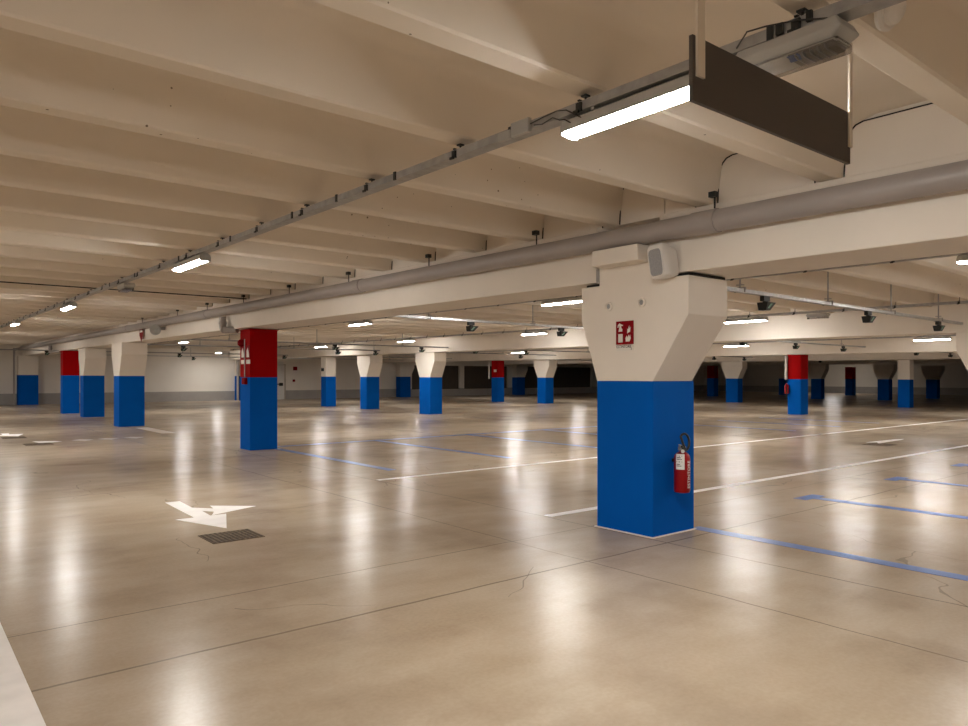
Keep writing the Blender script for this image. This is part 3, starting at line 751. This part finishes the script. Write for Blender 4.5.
fline('floor_arrow', [(1.70, 13.15), (1.98, 13.05), (2.05, 12.85), (1.75, 12.72)], M_wline, 'white floor mark behind the far pair of drains, nearer one', 'arrow')
for x, lb in ((2.35, 'white dash on the floor nearest the far drains'), (2.72, 'white dash on the floor, second from the far drains'), (3.1, 'white dash on the floor in front of the flared column row')):
    fline('floor_arrow', [(x-.14, 13.0), (x+.0, 13.12), (x+.16, 12.95), (x, 12.75)], M_worn, lb, 'floor marking')
fline('floor_arrow', [(11.55, 4.92), (12.5, 4.88), (12.65, 4.80), (12.45, 4.76), (11.9, 4.74), (11.5, 4.72), (11.7, 4.82)], M_wline, 'white floor arrow beside the drain out on the right', 'arrow')
fline('white_line', rect(3.72, 3.95, 13.6, 15.4), M_worn, 'short pale floor patch in front of the flared column behind the red one', group='white lane lines')

def drain(x0, x1, y0, y1, lb):
    t = thing('floor_drain', (x0, y0, 0), lb, 'drain', 'floor drains'); w, d_ = x1-x0, y1-y0
    MB().box(.004, w-.004, .004, d_-.004, 0, .0008).build('pit', M_pit, t)
    MB().box(0, w, 0, .008, 0, .004).box(0, w, d_-.008, d_, 0, .004).box(0, .008, 0, d_, 0, .004).box(w-.008, w, 0, d_, 0, .004).build('frame', M_grate, t)
    g = MB(); n = 11
    for k in range(1, n): g.box(k*w/n-.007, k*w/n+.007, .008, d_-.008, .0008, .0035)
    for k in range(1, n): g.box(.008, w-.008, k*d_/n-.004, k*d_/n+.004, .0008, .003)
    g.build('grate', M_grate, t)
drain(1.495, 1.815, 4.395, 4.68, 'rusty square floor drain grate at the tip of the large white arrow')
drain(1.40, 1.73, 14.0, 14.35, 'far floor drain beside the small white arrow at the picture edge')
drain(1.52, 1.88, 12.4, 12.75, 'far floor drain second from the picture edge, nearer the columns')
drain(11.15, 11.5, 4.45, 4.8, 'floor drain out on the right between the two white lines')

# the whole deck (ceiling, girders and all that hangs from them) follows the gentle slope
for o in list(COL.objects):
    if o.parent: continue
    k = o.name.split('.')[0]
    if k in ('ceiling', 'concrete_girder', 'cable_tray', 'detector_rail', 'parking_detector', 'strip_lamp', 'emergency_lamp', 'drain_pipe', 'branch_pipe',
             'horn_loudspeaker', 'ceiling_cable', 'smoke_detector') or o.get('label', '').startswith('dark red shield'):
        o.location.z += TILT*(o.location.y-1.5*U)
        if k in ('ceiling', 'concrete_girder', 'cable_tray', 'drain_pipe'): o.rotation_euler.x += TILT
        if k in ('ceiling', 'concrete_girder'): o.location.z -= TILTX*(o.location.x-3.7*U)
        if k == 'ceiling': o.rotation_euler.y += TILTX

# ------------------------------------------------------------------ camera and world
cam = bpy.data.cameras.new('camera'); co = bpy.data.objects.new('camera', cam); COL.objects.link(co)
co.location = (0, 0, U)
co.rotation_euler = (PI/2, 0, math.radians(50.79-90))
cam.sensor_width = 36; cam.lens = 727/968*36; cam.shift_y = 14/968; cam.clip_start = .05; cam.clip_end = 200
S.camera = co
wd = bpy.data.worlds.new('world'); S.world = wd; wd.use_nodes = True
wd.node_tree.nodes['Background'].inputs['Color'].default_value = (.0, .0, .0, 1)
S.view_settings.view_transform = 'Standard'; S.view_settings.look = 'None'; S.view_settings.gamma = 1
S.view_settings.exposure = 3.2; S.view_settings.use_curve_mapping = False
S.cycles.use_denoising = True
S.cycles.max_bounces = 12; S.cycles.diffuse_bounces = 8
S.cycles.sample_clamp_indirect = 6
